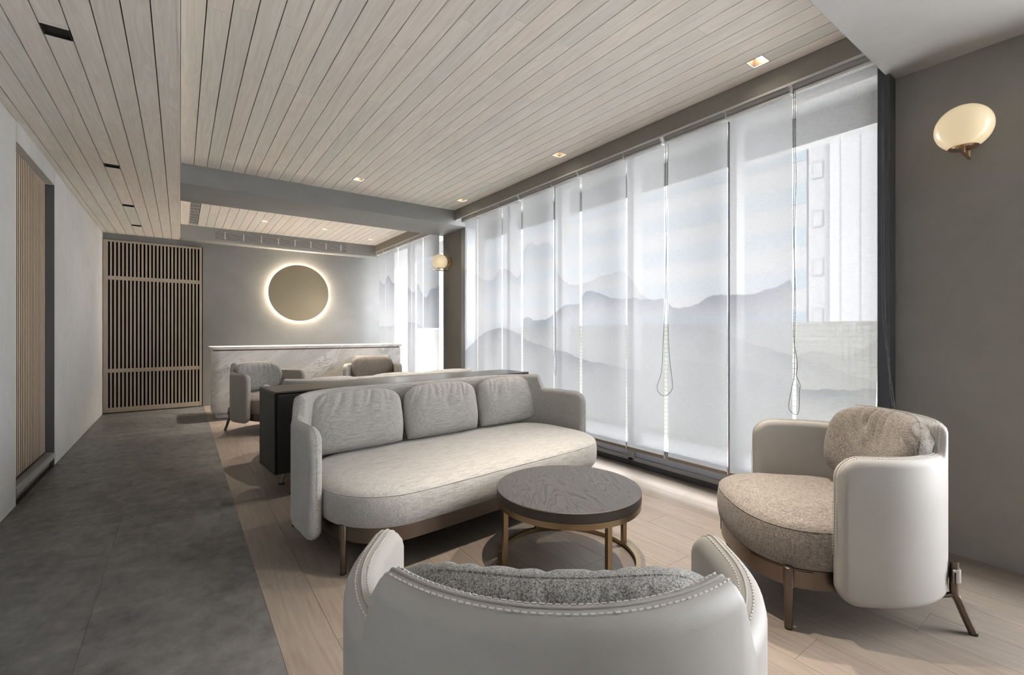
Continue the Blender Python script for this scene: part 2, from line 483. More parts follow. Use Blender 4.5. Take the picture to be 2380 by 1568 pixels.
# backing panel of the raised fields, open over the lamps
def panel_with_holes(x0, x1, ya, yb, z, holes):
    bm = bmesh.new()
    xs = sorted({x0, x1, *[v for h in holes for v in h[:2]]}); ys = sorted({ya, yb, *[v for h in holes for v in h[2:]]})
    for a, b in zip(xs[:-1], xs[1:]):
        for c, d in zip(ys[:-1], ys[1:]):
            mx, my = (a + b) / 2, (c + d) / 2
            if any(h[0] < mx < h[1] and h[2] < my < h[3] for h in holes): continue
            box(bm, a, b, c, d, z, z + 0.004)
    return bm
hs = [((c + .5) * P - HW, (c + .5) * P + HW, y - HW, y + HW) for c, y in LIT + LITB]
ob('ceiling_backing', panel_with_holes(0.0, 2.9, NEAR, 8.2, ZH + 0.012, hs), 'joint_dark', ce)
# closing strip at the edge of the low field
ob('ceiling_edge', nb(-0.012, 0.0, NEAR, YB, ZL - 0.001, ZH + 0.06), 'ceiling_ash', ce)

# walls
bm = bmesh.new()
D0, D1, ZD = 4.275, 5.405, 2.345
box(bm, XL - 0.2, XL, YF, D0, 0, ZL + 0.012)
box(bm, XL - 0.2, XL, D1, YB + 0.3, 0, ZL + 0.012)
wl = struct(ob('wall_left', bm, 'plaster_light'))
ob('lintel', nb(XL - 0.2, XL + 0.006, D0, D1 - 0.045, ZD, ZL), 'plaster_light', wl)
ob('jamb_lining', nb(XL - 0.2, XL - 0.001, D1 - 0.012, D1 - 0.001, 0.0, ZL), 'dark_jamb', wl)
ob('recess_back', nb(XL - 0.21, XL - 0.11, D0, D1, 0, ZL), 'dark_jamb', wl)
bm = nb(0.275, 3.3, YB, YB + 0.2, 0, 2.95)
box(bm, XL, 0.275, YB, YB + 0.2, 2.395, 2.95)
wb = struct(ob('wall_back', bm, 'plaster_grey'))
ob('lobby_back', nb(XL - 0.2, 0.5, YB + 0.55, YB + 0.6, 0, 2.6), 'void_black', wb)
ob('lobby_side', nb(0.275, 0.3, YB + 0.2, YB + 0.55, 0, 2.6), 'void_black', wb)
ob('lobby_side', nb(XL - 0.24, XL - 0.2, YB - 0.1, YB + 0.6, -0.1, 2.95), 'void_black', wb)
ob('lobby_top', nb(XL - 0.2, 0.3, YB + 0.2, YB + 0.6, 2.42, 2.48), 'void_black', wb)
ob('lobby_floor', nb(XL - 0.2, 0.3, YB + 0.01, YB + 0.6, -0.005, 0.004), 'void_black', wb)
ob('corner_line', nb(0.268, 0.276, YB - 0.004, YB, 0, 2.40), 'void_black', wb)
XP = 3.12
wr = struct(ob('wall_right', nb(XP, XP + 0.35, -0.10, 0.80, 0, 2.95), 'plaster_taupe'))
ob('wall_right_end', nb(XP, XP + 0.35, YF, -2.45, 0, 2.95), 'plaster_taupe', wr)
XP2 = 3.03
pil = struct(ob('wall_right_pier', nb(XP2, 3.4, 5.355, 5.87, 0, 2.95), 'plaster_taupe'))
wf = struct(ob('wall_front', nb(XL - 0.2, 3.3, YF - 0.2, YF, 0, 2.95), 'plaster_umber'))
struct(ob('baseboard_right', nb(XP - 0.008, XP, -0.10, 0.795, 0, 0.016), 'floor_oak'))

# beams, soffit, window valances
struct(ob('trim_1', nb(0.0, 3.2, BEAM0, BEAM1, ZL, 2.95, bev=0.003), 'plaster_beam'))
struct(ob('trim_2', nb(0.0, 3.45, YF, NEAR, ZL, 2.95, bev=0.003), 'plaster_soffit'))
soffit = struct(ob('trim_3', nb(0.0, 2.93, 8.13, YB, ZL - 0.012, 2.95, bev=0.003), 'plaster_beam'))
XV, ZV = 2.84, 2.545
v4 = struct(ob('trim_4', nb(XV, XV + 0.02, NEAR, BEAM0, ZV, 2.95), 'plaster_taupe'))
ob('edge_strip', nb(XV - 0.002, XV + 0.024, NEAR, BEAM0, ZV - 0.008, ZV + 0.004), 'alu_white', v4)
v5 = struct(ob('trim_5', nb(XV, XV + 0.02, BEAM1, 8.13, ZV, 2.95), 'plaster_taupe'))
ob('edge_strip', nb(XV - 0.002, XV + 0.024, BEAM1, 8.13, ZV - 0.008, ZV + 0.004), 'alu_white', v5)

# ---------------------------------------------------------------- doors
d1 = struct(ob('door_1', nb(XL - 0.085, XL - 0.055, D0, D1 - 0.012, 0.12, ZD + 0.05), 'slat_pine'))
ns = 24; pitch = (D1 - 0.055 - D0) / ns
bm = nb(0, 0.006, -0.0135, 0.0135, 0, ZD + 0.04 - 0.13)
for f in bm.faces: f.material_index = 0 if f.normal.x > 0.5 else 1
sl = mesh_from(bm, 'slat', ['slat_pine', 'slat_side'])
for i in range(ns):
    ob('slat', sl, None, d1, loc=(XL - 0.055, D0 + pitch * (i + 0.5), 0.13))
ob('backing', nb(XL - 0.0552, XL - 0.0535, D0, D1 - 0.02, 0.13, ZD + 0.04), 'joint_dark', d1)
ob('bottom_rail', nb(XL - 0.075, XL - 0.047, D0, D1 - 0.05, 0.095, 0.13), 'joint_dark', d1)
sill = ob('trim_6', nb(XL - 0.10, XL + 0.004, D0 + 0.004, D1 - 0.002, 0.062, 0.108, bev=0.002), 'alu_grey'); struct(sill)
for k in range(4):
    ob('track_groove', nb(XL - 0.07 + 0.016 * k, XL - 0.064 + 0.016 * k, D0 + 0.01, D1 - 0.06, 0.1075, 0.1085), 'dark_jamb', sill)
ob('support', nb(XL - 0.10, XL - 0.03, D0, D1, 0.0, 0.062), 'dark_jamb', sill)

d2 = struct(ob('door_2', nb(XL + 0.004, XL + 0.055, YB - 0.05, YB - 0.012, 0.012, 2.385, bev=0.002), 'lattice_ash'))
XD1 = 0.262
ob('stile', nb(XD1 - 0.03, XD1, YB - 0.05, YB - 0.012, 0.012, 2.385, bev=0.002), 'lattice_ash', d2)
ob('top_rail', nb(XL + 0.055, XD1 - 0.03, YB - 0.05, YB - 0.012, 2.362, 2.385), 'lattice_ash', d2)
ob('bottom_rail', nb(XL + 0.055, XD1 - 0.03, YB - 0.05, YB - 0.012, 0.012, 0.075), 'lattice_ash', d2)
ng = 25; gx0, gx1 = XL + 0.055, XD1 - 0.03
pt = (gx1 - gx0) / (ng - 0.52); gapw = pt * 0.48
slm = mesh_from(nb(-(pt - gapw) / 2, (pt - gapw) / 2, -0.011, 0.011, 0, 2.287, bev=0.0015), 'lattice_slat', 'lattice_ash')
for i in range(ng - 1):
    ob('lattice_slat', slm, None, d2, loc=(gx0 + gapw + (pt) * i + (pt - gapw) / 2, YB - 0.031, 0.075))
for zc in (1.865, 0.585):
    ob('cross_rail', nb(gx0, gx1, YB - 0.044, YB - 0.02, zc - 0.026, zc + 0.026), 'lattice_ash', d2)

# ---------------------------------------------------------------- windows
def window(name, ya, yb, mull, z0=0.0, z1=2.72):
    wn = struct(ob(name, nb(XW + 0.02, XW + 0.11, ya, yb, 0.0, 0.05), 'frame_charcoal'))
    ob('ledge', nb(XW + 0.0, XW + 0.11, ya, yb, 0.05, 0.075, bev=0.003), 'alu_grey', wn)
    ob('bottom_rail', nb(XW + 0.03, XW + 0.10, ya, yb, 0.075, 0.185, bev=0.003), 'rail_blue', wn)
    ob('head', nb(XW + 0.02, XW + 0.11, ya, yb, 2.60, 2.75), 'frame_charcoal', wn)
    for y in mull:
        ob('mullion', nb(XW, XW + 0.11, y - 0.03, y + 0.03, 0.05, 2.75, bev=0.004), 'alu_grey', wn)
    ed = [ya] + list(mull) + [yb]
    for a, b in zip(ed[:-1], ed[1:]):
        ob('pane', nb(XW + 0.055, XW + 0.061, a + 0.02, b - 0.02, 0.07, 2.62), 'clear_glass', wn)
    return wn
w1 = window('window_1', 0.80, 5.27, [1.665, 2.535, 3.42, 4.30])
ob('jamb', nb(XW - 0.02, XW + 0.11, 0.80, 0.855, 0.05, 2.75, bev=0.004), 'frame_charcoal', w1)
ob('jamb', nb(XP2 - 0.005, XW + 0.11, 5.21, 5.35, 0.0, 2.48, bev=0.004), 'steel_frame', w1)
w2 = window('window_2', 5.87, 8.39, [7.15])
ob('jamb', nb(XW, XW + 0.11, 5.87, 5.9, 0.05, 2.75), 'frame_charcoal', w2)
w3 = window('added_window', -2.45, -0.10, [-1.65, -0.88])  # unseen clear window added behind the camera to let in more daylight
# return walls under the ceiling at the window line
struct(ob('wall_right_head', nb(XW + 0.02, 3.3, YF, YB, 2.62, 2.95), 'plaster_taupe'))

# ---------------------------------------------------------------- roller blinds
def chain(parent, pts, name='bead_chain'):
    """beads on a cord, joined: nobody could count them"""
    pts = [Vector(p) for p in pts]
    bm = bmesh.new()
    tube(bm, pts, 0.0010, 4, caps=False)
    base = bmesh.new(); bmesh.ops.create_icosphere(base, subdivisions=1, radius=0.0030)
    bco = [v.co.copy() for v in base.verts]; bfs = [[v.index for v in f.verts] for f in base.faces]; base.free()
    acc = 0.0; step = 0.0085
    for a, b in zip(pts[:-1], pts[1:]):
        d = (b - a).length; t_ = acc
        while t_ < d:
            p = a + (b - a) * (t_ / d)
            vs = [bm.verts.new(p + c) for c in bco]
            for f in bfs: bm.faces.new([vs[i] for i in f])
            t_ += step
        acc = t_ - d
    o = ob(name, bm, 'chain_metal', parent, True); o['kind'] = 'stuff'
    return o
def smooth_path(pts, n=10):
    out = []; q = [Vector(p) for p in pts]
    for i in range(len(q) - 1):
        p0, p1, p2, p3 = q[max(i - 1, 0)], q[i], q[i + 1], q[min(i + 2, len(q) - 1)]
        for k in range(n):
            t_ = k / n
            out.append(0.5 * ((2 * p1) + (p2 - p0) * t_ + (2 * p0 - 5 * p1 + 4 * p2 - p3) * t_ * t_ + (3 * p1 - p0 - 3 * p2 + p3) * t_ ** 3))
    out.append(q[-1]); return out
def blind(y0, y1, mat, label, group, zb=0.205, curl=0.0):
    b = thing('roller_blind', label, 'blind', (XB, (y0 + y1) / 2, 0), 0, group)
    h = (y1 - y0) / 2
    bm = bmesh.new(); NY, NZ = 8, 24
    for_z = [zb + (2.535 - zb) * j / NZ for j in range(NZ + 1)]
    g = []
    for i in range(NY + 1):
        yy = -h + 2 * h * i / NY; row = []
        for zz in for_z:
            f = max(0.0, (1.15 - zz) / 1.0)
            shrink = curl * f * f * (1 - i / NY)
            row.append(bm.verts.new((-curl * 0.4 * f * f * max(0, 1 - i / 3), yy + shrink, zz)))
        g.append(row)
    for i in range(NY):
        for j in range(NZ): bm.faces.new((g[i][j], g[i + 1][j], g[i + 1][j + 1], g[i][j + 1]))
    ob('fabric', bm, mat, b, True)
    bm = bmesh.new(); tube(bm, [(-0.030, -h, 2.534), (-0.030, h, 2.534)], 0.022, 16); ob('roller_tube', bm, 'alu_grey', b, True)
    ob('bottom_bar', nb(-0.006, 0.006, -h - 0.002, h + 0.002, zb - 0.022, zb + 0.002, bev=0.002), 'bar_taupe', b)
    ob('head_rail', nb(-0.036, -0.002, -h - 0.002, h + 0.002, 2.494, 2.506), 'alu_white', b)
    ob('bracket', nb(-0.05, 0.004, h + 0.0005, h + 0.0055, 2.49, 2.56), 'alu_white', b)
    return b
# gaps found between the panels, from the near pillar towards the back
E_ = [0.815, 1.200, 1.222, 1.598, 1.614, 2.064, 2.100, 2.446, 2.458, 2.955, 2.985, 3.325, 3.342, 3.825, 3.858, 4.195, 4.215, 4.715, 4.735, 5.03]
LB = [
 'translucent roller blind beside the near pillar, tower block showing through',
 'roller blind right of the dark seam, its printed ridge climbing to the long bead chain',
 'roller blind printed with a ridge dipping low, between bead chain and dark mullion',
 'roller blind left of the middle bead chain, printed ridge running level',
 'roller blind over the sofa arm, printed with the sharp top of the main ridge',
 'narrow roller blind printed with the ridge climbing out of the mist, above the sofa cushion',
 'roller blind printed with a pale round peak high up and a slope sinking low',
 'roller blind printed with the right shoulder of the dark low hill',
 'roller blind printed with the left slope of the dark low hill near the steel jamb',
 'narrowest roller blind of the long window, against the steel jamb',
]
blinds = []
for i in range(10):
    a, b_ = E_[2 * i], E_[2 * i + 1]
    blinds.append(blind(a, b_, 'voile_clear' if i == 0 else 'voile_main', LB[i], 'printed blinds of the long window', curl=0.045 if i == 0 else 0.0))
EB = [5.74, 6.245, 6.275, 6.66, 6.672, 7.195, 7.235, 7.78, 7.80, 8.10]
LBB = ['bare roller blind next to the pier with the globe lamp in the rear window', 'rear roller blind printed with one slim spire of rock', 'rear roller blind printed with a broad craggy summit', 'rear roller blind printed with a pointed twin-shouldered peak', 'narrow end roller blind against the rear wall']
for i in range(5):
    blind(EB[2 * i], EB[2 * i + 1], 'voile_back', LBB[i], 'printed blinds of the rear window')
def onb(px, py, X=XB - 0.035):
    y, z = on_x(px, py, X); return (X, y, z)
def loc_pts(parent, pts): return [Vector(p) - parent.location for p in pts]
c1 = [(1849, 212), (1848, 300), (1850, 420), (1846, 560), (1849, 700), (1847, 800), (1846, 870), (1839, 905), (1833, 945), (1840, 958), (1849, 963), (1856, 957), (1858, 930), (1858, 905), (1860, 895), (1851, 872), (1853, 850), (1850, 820), (1845, 780), (1847, 640), (1844, 520), (1846, 400), (1844, 300), (1845, 212)]
chain(blinds[0], loc_pts(blinds[0], smooth_path([onb(*p) for p in c1], 6)))
c2 = [(1553, 335), (1551, 480), (1549, 620), (1552, 740), (1556, 830), (1562, 880), (1563, 900), (1557, 912), (1545, 920), (1533, 914), (1527, 900), (1531, 885), (1538, 860), (1541, 800), (1546, 700), (1548, 560), (1546, 420), (1548, 335)]
chain(blinds[2], loc_pts(blinds[2], smooth_path([onb(*p) for p in c2], 6)))
c3 = [(2052, 190), (2054, 380), (2055, 600), (2058, 740), (2066, 840), (2078, 935), (2079, 990), (2074, 940), (2064, 840), (2052, 740), (2049, 600), (2050, 380), (2050, 190)]
chain(blinds[0], loc_pts(blinds[0], smooth_path([onb(*p) for p in c3], 6)))
c4 = [(1290, 430), (1290, 700), (1292, 790), (1287, 830), (1288, 862), (1292, 870), (1293, 840), (1291, 800), (1289, 700), (1289, 430)]
chain(blinds[5], loc_pts(blinds[5], smooth_path([onb(*p) for p in c4], 6)))

# ---------------------------------------------------------------- outside
t = NT('mosaic_tile'); p = t.pos(); x_, y_, z_ = t.sep(p)
bk = t.n('ShaderNodeTexBrick'); t.l(t.comb(y_, z_, 0.0), bk.inputs['Vector'])
bk.offset = 0.0; bk.inputs['Scale'].default_value = 1.0; bk.inputs['Brick Width'].default_value = 0.047; bk.inputs['Row Height'].default_value = 0.047
bk.inputs['Mortar Size'].default_value = 0.003; bk.inputs['Color1'].default_value = (0.80, 0.79, 0.74, 1); bk.inputs['Color2'].default_value = (0.70, 0.70, 0.60, 1); bk.inputs['Mortar'].default_value = (0.40, 0.40, 0.38, 1)
M['mosaic_tile'] = t.pbr(bk.outputs[0], 0.4)
plain('render_white', (0.80, 0.80, 0.80), 0.8)
plain('facade', (0.10, 0.10, 0.10), 0.8)
plain('joint_grey', (0.065, 0.066, 0.068), 0.8)
plain('slab_grey', (0.40, 0.40, 0.39), 0.8)
plain('render_grey', (0.66, 0.67, 0.68), 0.8)
plain('glass_blue', (0.035, 0.055, 0.068), 0.5)
plain('asphalt', (0.42, 0.42, 0.41), 0.9)
struct(ob('trim_7', nb(4.35, 4.5, 0.2, 34, -0.3, 1.205), 'mosaic_tile'))
bm = nb(3.16, 4.05, 0.2, 34, 2.80, 3.0); box(bm, 3.93, 4.05, 0.2, 34, 2.575, 2.80)
struct(ob('trim_8', bm, 'slab_grey'))
struct(ob('trim_9', nb(3.16, 4.5, -9, 34, -0.3, -0.04), 'render_white'))
struct(ob('added_terrace', nb(4.5, 9, -12, 0.2, -0.3, -0.04), 'render_white'))  # pale paving added out of view, bounces daylight in and up to the ceiling
struct(ob('ground_outside', nb(4.5, 140, -60, 130, -12.4, -12.0), 'asphalt'))
def tower(name, label, X, y0, y1, z0, z1, bands, bh, wmat, split=0.0, first=1.9):
    b = thing(name, label, 'building', (X, (y0 + y1) / 2, z0))
    ob('wall', nb(0, 8, -(y1 - y0) / 2, (y1 - y0) / 2, 0, z1 - z0), wmat, b)
    h = (y1 - y0) / 2
    z = first - z0
    while z < z1 - z0 - bh:
        if bands == 'strip':
            ob('window_strip', nb(-0.05, 0.02, -h + 0.0, h - 0.5, z, z + bh), 'glass_blue', b)
        elif bands == 'small':
            f = ob('window', nb(-0.05, 0.02, -0.32, 0.32, z, z + bh), 'joint_grey', b)
            ob('pane', nb(-0.07, -0.05, -0.26, 0.26, z + 0.08, z + bh - 0.08), 'facade', f)
        z += 3.2
    if bands == 'joint':
        k = -h + split
        while k < h:
            ob('joint', nb(-0.01, 0.005, k - 0.02, k + 0.02, 0, z1 - z0), 'joint_grey', b); k += split
    return b
tower('office_building', 'white office block with blue strip windows across the street', 38.0, 15.0, 85.0, -12, 26, 'strip', 1.45, 'facade', first=1.2)
tower('apartment_building', 'slim white block with small square windows beside the strip-window office', 34.0, 12.2, 13.3, -12, 30, 'small', 1.1, 'facade', first=1.6)
tower('concrete_building', 'tall pale concrete tower with vertical joints behind the near blind', 20.0, 4.9, 7.1, -12, 26, 'joint', 1.1, 'facade', 0.62)
ob('return_wall', nb(0.2, 3, 1.1, 1.35, 0, 38), 'joint_grey', bpy.data.objects['concrete_building'])

# ---------------------------------------------------------------- recessed lamps
def downlight(x, y, z, on, label, group, energy=0.0):
    d = thing('downlight', label, 'lamp', (x, y, z), 0, group)
    hw = HW - 0.0006
    bm = bmesh.new()
    for a in range(4):
        r = Matrix.Rotation(a * pi / 2, 4, 'Z')
        b2 = nb(-hw, hw, hw - 0.005, hw, 0, 0.004); b2.transform(r)
        me = bpy.data.meshes.new('x'); b2.to_mesh(me); b2.free(); bm.from_mesh(me); bpy.data.meshes.remove(me)
    ob('trim_ring', bm, 'alu_white' if on else 'black_trim', d)
    bm = bmesh.new(); q = hw - 0.004; q2 = hw - 0.012; dp = 0.052
    for a in range(4):
        c_, s_ = cos(a * pi / 2), sin(a * pi / 2)
        f = lambda u, v, zz: bm.verts.new((c_ * u - s_ * v, s_ * u + c_ * v, zz))
        bm.faces.new((f(-q, q, 0.002), f(q, q, 0.002), f(q2, q2, dp), f(-q2, q2, dp)))
    f = lambda u, v: bm.verts.new((u, v, dp))
    bm.faces.new((f(-q2, -q2), f(q2, -q2), f(q2, q2), f(-q2, q2)))
    ob('reflector', bm, 'reflector_brass' if on else 'black_trim', d)
    bm = bmesh.new(); lathe(bm, [(0, 0.03), (0.03, 0.03), (0.031, 0.036), (0.026, 0.05), (0, 0.05)], 24)
    bm.transform(Matrix.Translation((-0.006, 0.010, 0.002)) @ Matrix.Rotation(radians(14), 4, 'X'))
    ob('bulb', bm, 'lamp_glow' if on else 'void_black', d, True)
    if on:
        ld = bpy.data.lights.new('downlight_beam', 'SPOT'); ld.energy = energy; ld.color = WARM
        ld.spot_size = radians(72 if y < 5 else 84); ld.spot_blend = 1.0; ld.shadow_soft_size = 0.022
        lo = bpy.data.objects.new('downlight_beam', ld); COL.objects.link(lo); lo.parent = d; lo.location = (0, 0, 0.006); lo.rotation_euler = (0, radians(20) if x > 2.3 else 0, 0)
    return d
DL = ['glowing square downlight nearest the pillar, in the plank ceiling by the window', 'glowing square downlight by the window, above the sofa arm', 'glowing square downlight in the corner where beam meets window valance', 'glowing square downlight at the beam, in the middle of the ceiling', 'square downlight above the round coffee table']
for (c, y), lb in zip(LIT, DL): downlight((c + .5) * P, y, ZH, True, lb, 'lit downlights of the front ceiling', E_SPOT * (0.45 if y == 3.015 else 1.0))
DB = ['glowing downlight of the rear ceiling nearest the slotted vent', 'middle glowing downlight of the rear ceiling', 'glowing downlight of the rear ceiling nearest the window']
for (c, y), lb in zip(LITB, DB): downlight((c + .5) * P, y, ZH, True, lb, 'lit downlights of the rear ceiling', E_SPOT_BACK)
DO = ['unlit black downlight of the low ceiling, nearest and largest', 'unlit black downlight of the low ceiling, second from the viewer', 'unlit black downlight of the low ceiling, third from the viewer', 'unlit black downlight of the low ceiling, last before the lattice door']
for (c, y), lb in zip(OFF, DO): downlight(-(c + .5) * PL_, y, ZL, False, lb, 'unlit downlights of the low ceiling')

# ---------------------------------------------------------------- vents
v = thing('air_vent', 'long white air grille in the soffit above the round mirror', 'vent', (1.37, 8.13, 2.562))
vw, vh = 1.89, 0.105
ob('backing', nb(-vw / 2, vw / 2, -0.004, 0.0, -vh / 2, vh / 2), 'void_black', v)
slm = mesh_from(nb(-vw / 2, vw / 2, -0.014, -0.005, -0.0032, 0.0032), 'louvre', 'alu_white')
for i in range(6): ob('louvre', slm, None, v, loc=(0, 0, -vh / 2 + vh * (i + .5) / 6))
for i in range(8):
    ob('divider', nb(-0.006, 0.006, -0.016, -0.004, -vh / 2, vh / 2), 'alu_white', v, loc=(-vw / 2 + 0.12 + i * (vw - 0.2) / 7.0, 0, 0))
v = thing('ceiling_vent', 'narrow slotted air vent in the rear plank ceiling beside the lattice door', 'vent', (1.5 * P - 0.003, 7.3, ZH))
ob('backing', nb(-0.047, 0.047, -0.75, 0.75, 0.006, 0.01), 'void_black', v)
slm = mesh_from(nb(-0.0035, 0.0035, -0.75, 0.75, 0.0, 0.006), 'slat', 'alu_white')
for i in range(7): ob('slat', slm, None, v, loc=(-0.0435 + 0.0145 * i, 0, 0))
rbm = mesh_from(nb(-0.047, 0.047, -0.003, 0.003, 0.001, 0.005), 'cross_rib', 'alu_white')
for i in range(9): ob('cross_rib', rbm, None, v, loc=(0, -0.7 + 0.175 * i, 0))

# ---------------------------------------------------------------- mirror with halo
mi = thing('wall_mirror', 'large round bronze mirror with a glowing warm halo', 'mirror', (1.62, YB, 1.77))
def disc_y(r, y0, y1, bev=0.003):
    bm = bmesh.new(); lathe(bm, [(0, 0), (r - bev, 0), (r, bev), (r, y1 - y0 - bev), (r - bev, y1 - y0), (0, y1 - y0)], 96)
    bm.transform(Matrix.Translation((0, y1, 0)) @ Matrix.Rotation(pi / 2, 4, 'X')); return bm
ob('mirror_disc', disc_y(0.468, -0.052, -0.042), 'mirror_bronze', mi, True)
ob('backing', disc_y(0.405, -0.0415, -0.001), 'alu_grey', mi, True)
bm = bmesh.new()
n = 96; A = []
for j in range(n):
    a = 2 * pi * j / n; A.append([bm.verts.new((r_ * cos(a), y_, r_ * sin(a))) for r_, y_ in ((0.406, -0.036), (0.406, -0.012), (0.412, -0.012), (0.412, -0.036))])
for j in range(n):
    B, C_ = A[j], A[(j + 1) % n]
    for k in range(4): bm.faces.new((B[k], B[(k + 1) % 4], C_[(k + 1) % 4], C_[k]))
ob('led_strip', bm, 'halo_led', mi)

# ---------------------------------------------------------------- globe wall lamps
def globe_lamp(wall_x, y, z, label):
    g = thing('globe_wall_lamp', label, 'lamp', (wall_x, y, z), 0, 'opal globe wall lamps')
    R_ = 0.104
    bm = bmesh.new(); prof = [(R_ * sin(a), -R_ * cos(a)) for a in [radians(x) for x in range(32, 181, 6)]]
    prof = [(0, prof[0][1])] + prof + [(0, R_)]
    lathe(bm, prof, 40, (-0.155, 0, 0)); ob('globe', bm, 'opal_glass', g, True)
    bm = bmesh.new(); lathe(bm, [(0, -0.098), (0.048, -0.097), (0.055, -0.091), (0.054, -0.089), (0, -0.089)], 32, (-0.155, 0, 0)); ob('cup', bm, 'brass_lamp', g, True)
    bm = bmesh.new(); lathe(bm, [(0, 0), (0.058, 0), (0.062, 0.004), (0.06, 0.014), (0, 0.016)], 32); bm.transform(Matrix.Rotation(-pi / 2, 4, 'Y'))
    ob('wall_plate', bm, 'brass_lamp', g, True)
    bm = bmesh.new(); tube(bm, [(-0.014, 0, 0.0), (-0.038, 0, 0)], 0.008, 10); ob('boss', bm, 'brass_lamp', g, True)
    bm = bmesh.new(); tube(bm, [(-0.04, 0, 0.10), (-0.04, 0, -0.118)], 0.0055, 10); ob('upright_rod', bm, 'brass_lamp', g, True)
    bm = bmesh.new(); tube(bm, [(-0.035, 0, -0.118), (-0.27, 0, -0.118)], 0.0065, 12); ob('arm_rod', bm, 'brass_lamp', g, True)
    bm = bmesh.new(); tube(bm, [(-0.155, 0, -0.116), (-0.155, 0, -0.096)], 0.007, 10); ob('stem', bm, 'brass_lamp', g, True)
    ld = bpy.data.lights.new('globe_glow', 'POINT'); ld.energy = 1.5; ld.color = (1.0, 0.74, 0.46); ld.shadow_soft_size = 0.105
    lo = bpy.data.objects.new('globe_glow', ld); COL.objects.link(lo); lo.parent = g; lo.location = (-0.155, 0, 0)
    return g
globe_lamp(XP, 0.508, 2.071, 'opal globe lamp on the near grey pillar, large and close')
globe_lamp(XP2, 5.67, 2.078, 'small distant opal globe lamp on the pier between the two windows')

# ---------------------------------------------------------------- upholstered shells (armchairs and sofas)
def shell_path(w_, yf, yb, rc):
    """centre line of the wrap-around shell from right arm front, round the back, to left arm front: (s, pos, normal, corner angle)"""
    pts = []
    L1 = yf - (yb + rc); A = rc * pi / 2; L2 = 2 * (w_ - rc)
    tot = 2 * L1 + 2 * A + L2
    def at(s):
        if s < L1: return Vector((w_, yf - s, 0)), Vector((1, 0, 0))
        s -= L1
        if s < A:
            a = s / rc; return Vector((w_ - rc + rc * cos(a), yb + rc - rc * sin(a), 0)), Vector((cos(a), -sin(a), 0))
        s -= A
        if s < L2: return Vector((w_ - rc - s, yb, 0)), Vector((0, -1, 0))
        s -= L2
        if s < A:
            a = pi / 2 + s / rc; return Vector((-(w_ - rc) + rc * cos(a), yb + rc - rc * sin(a), 0)), Vector((cos(a), -sin(a), 0))
        s -= A
        return Vector((-w_, yb + rc + s, 0)), Vector((-1, 0, 0))
    return at, tot, L1 + A * 0.5
def sstep(x): x = max(0.0, min(1.0, x)); return x * x * (3 - 2 * x)
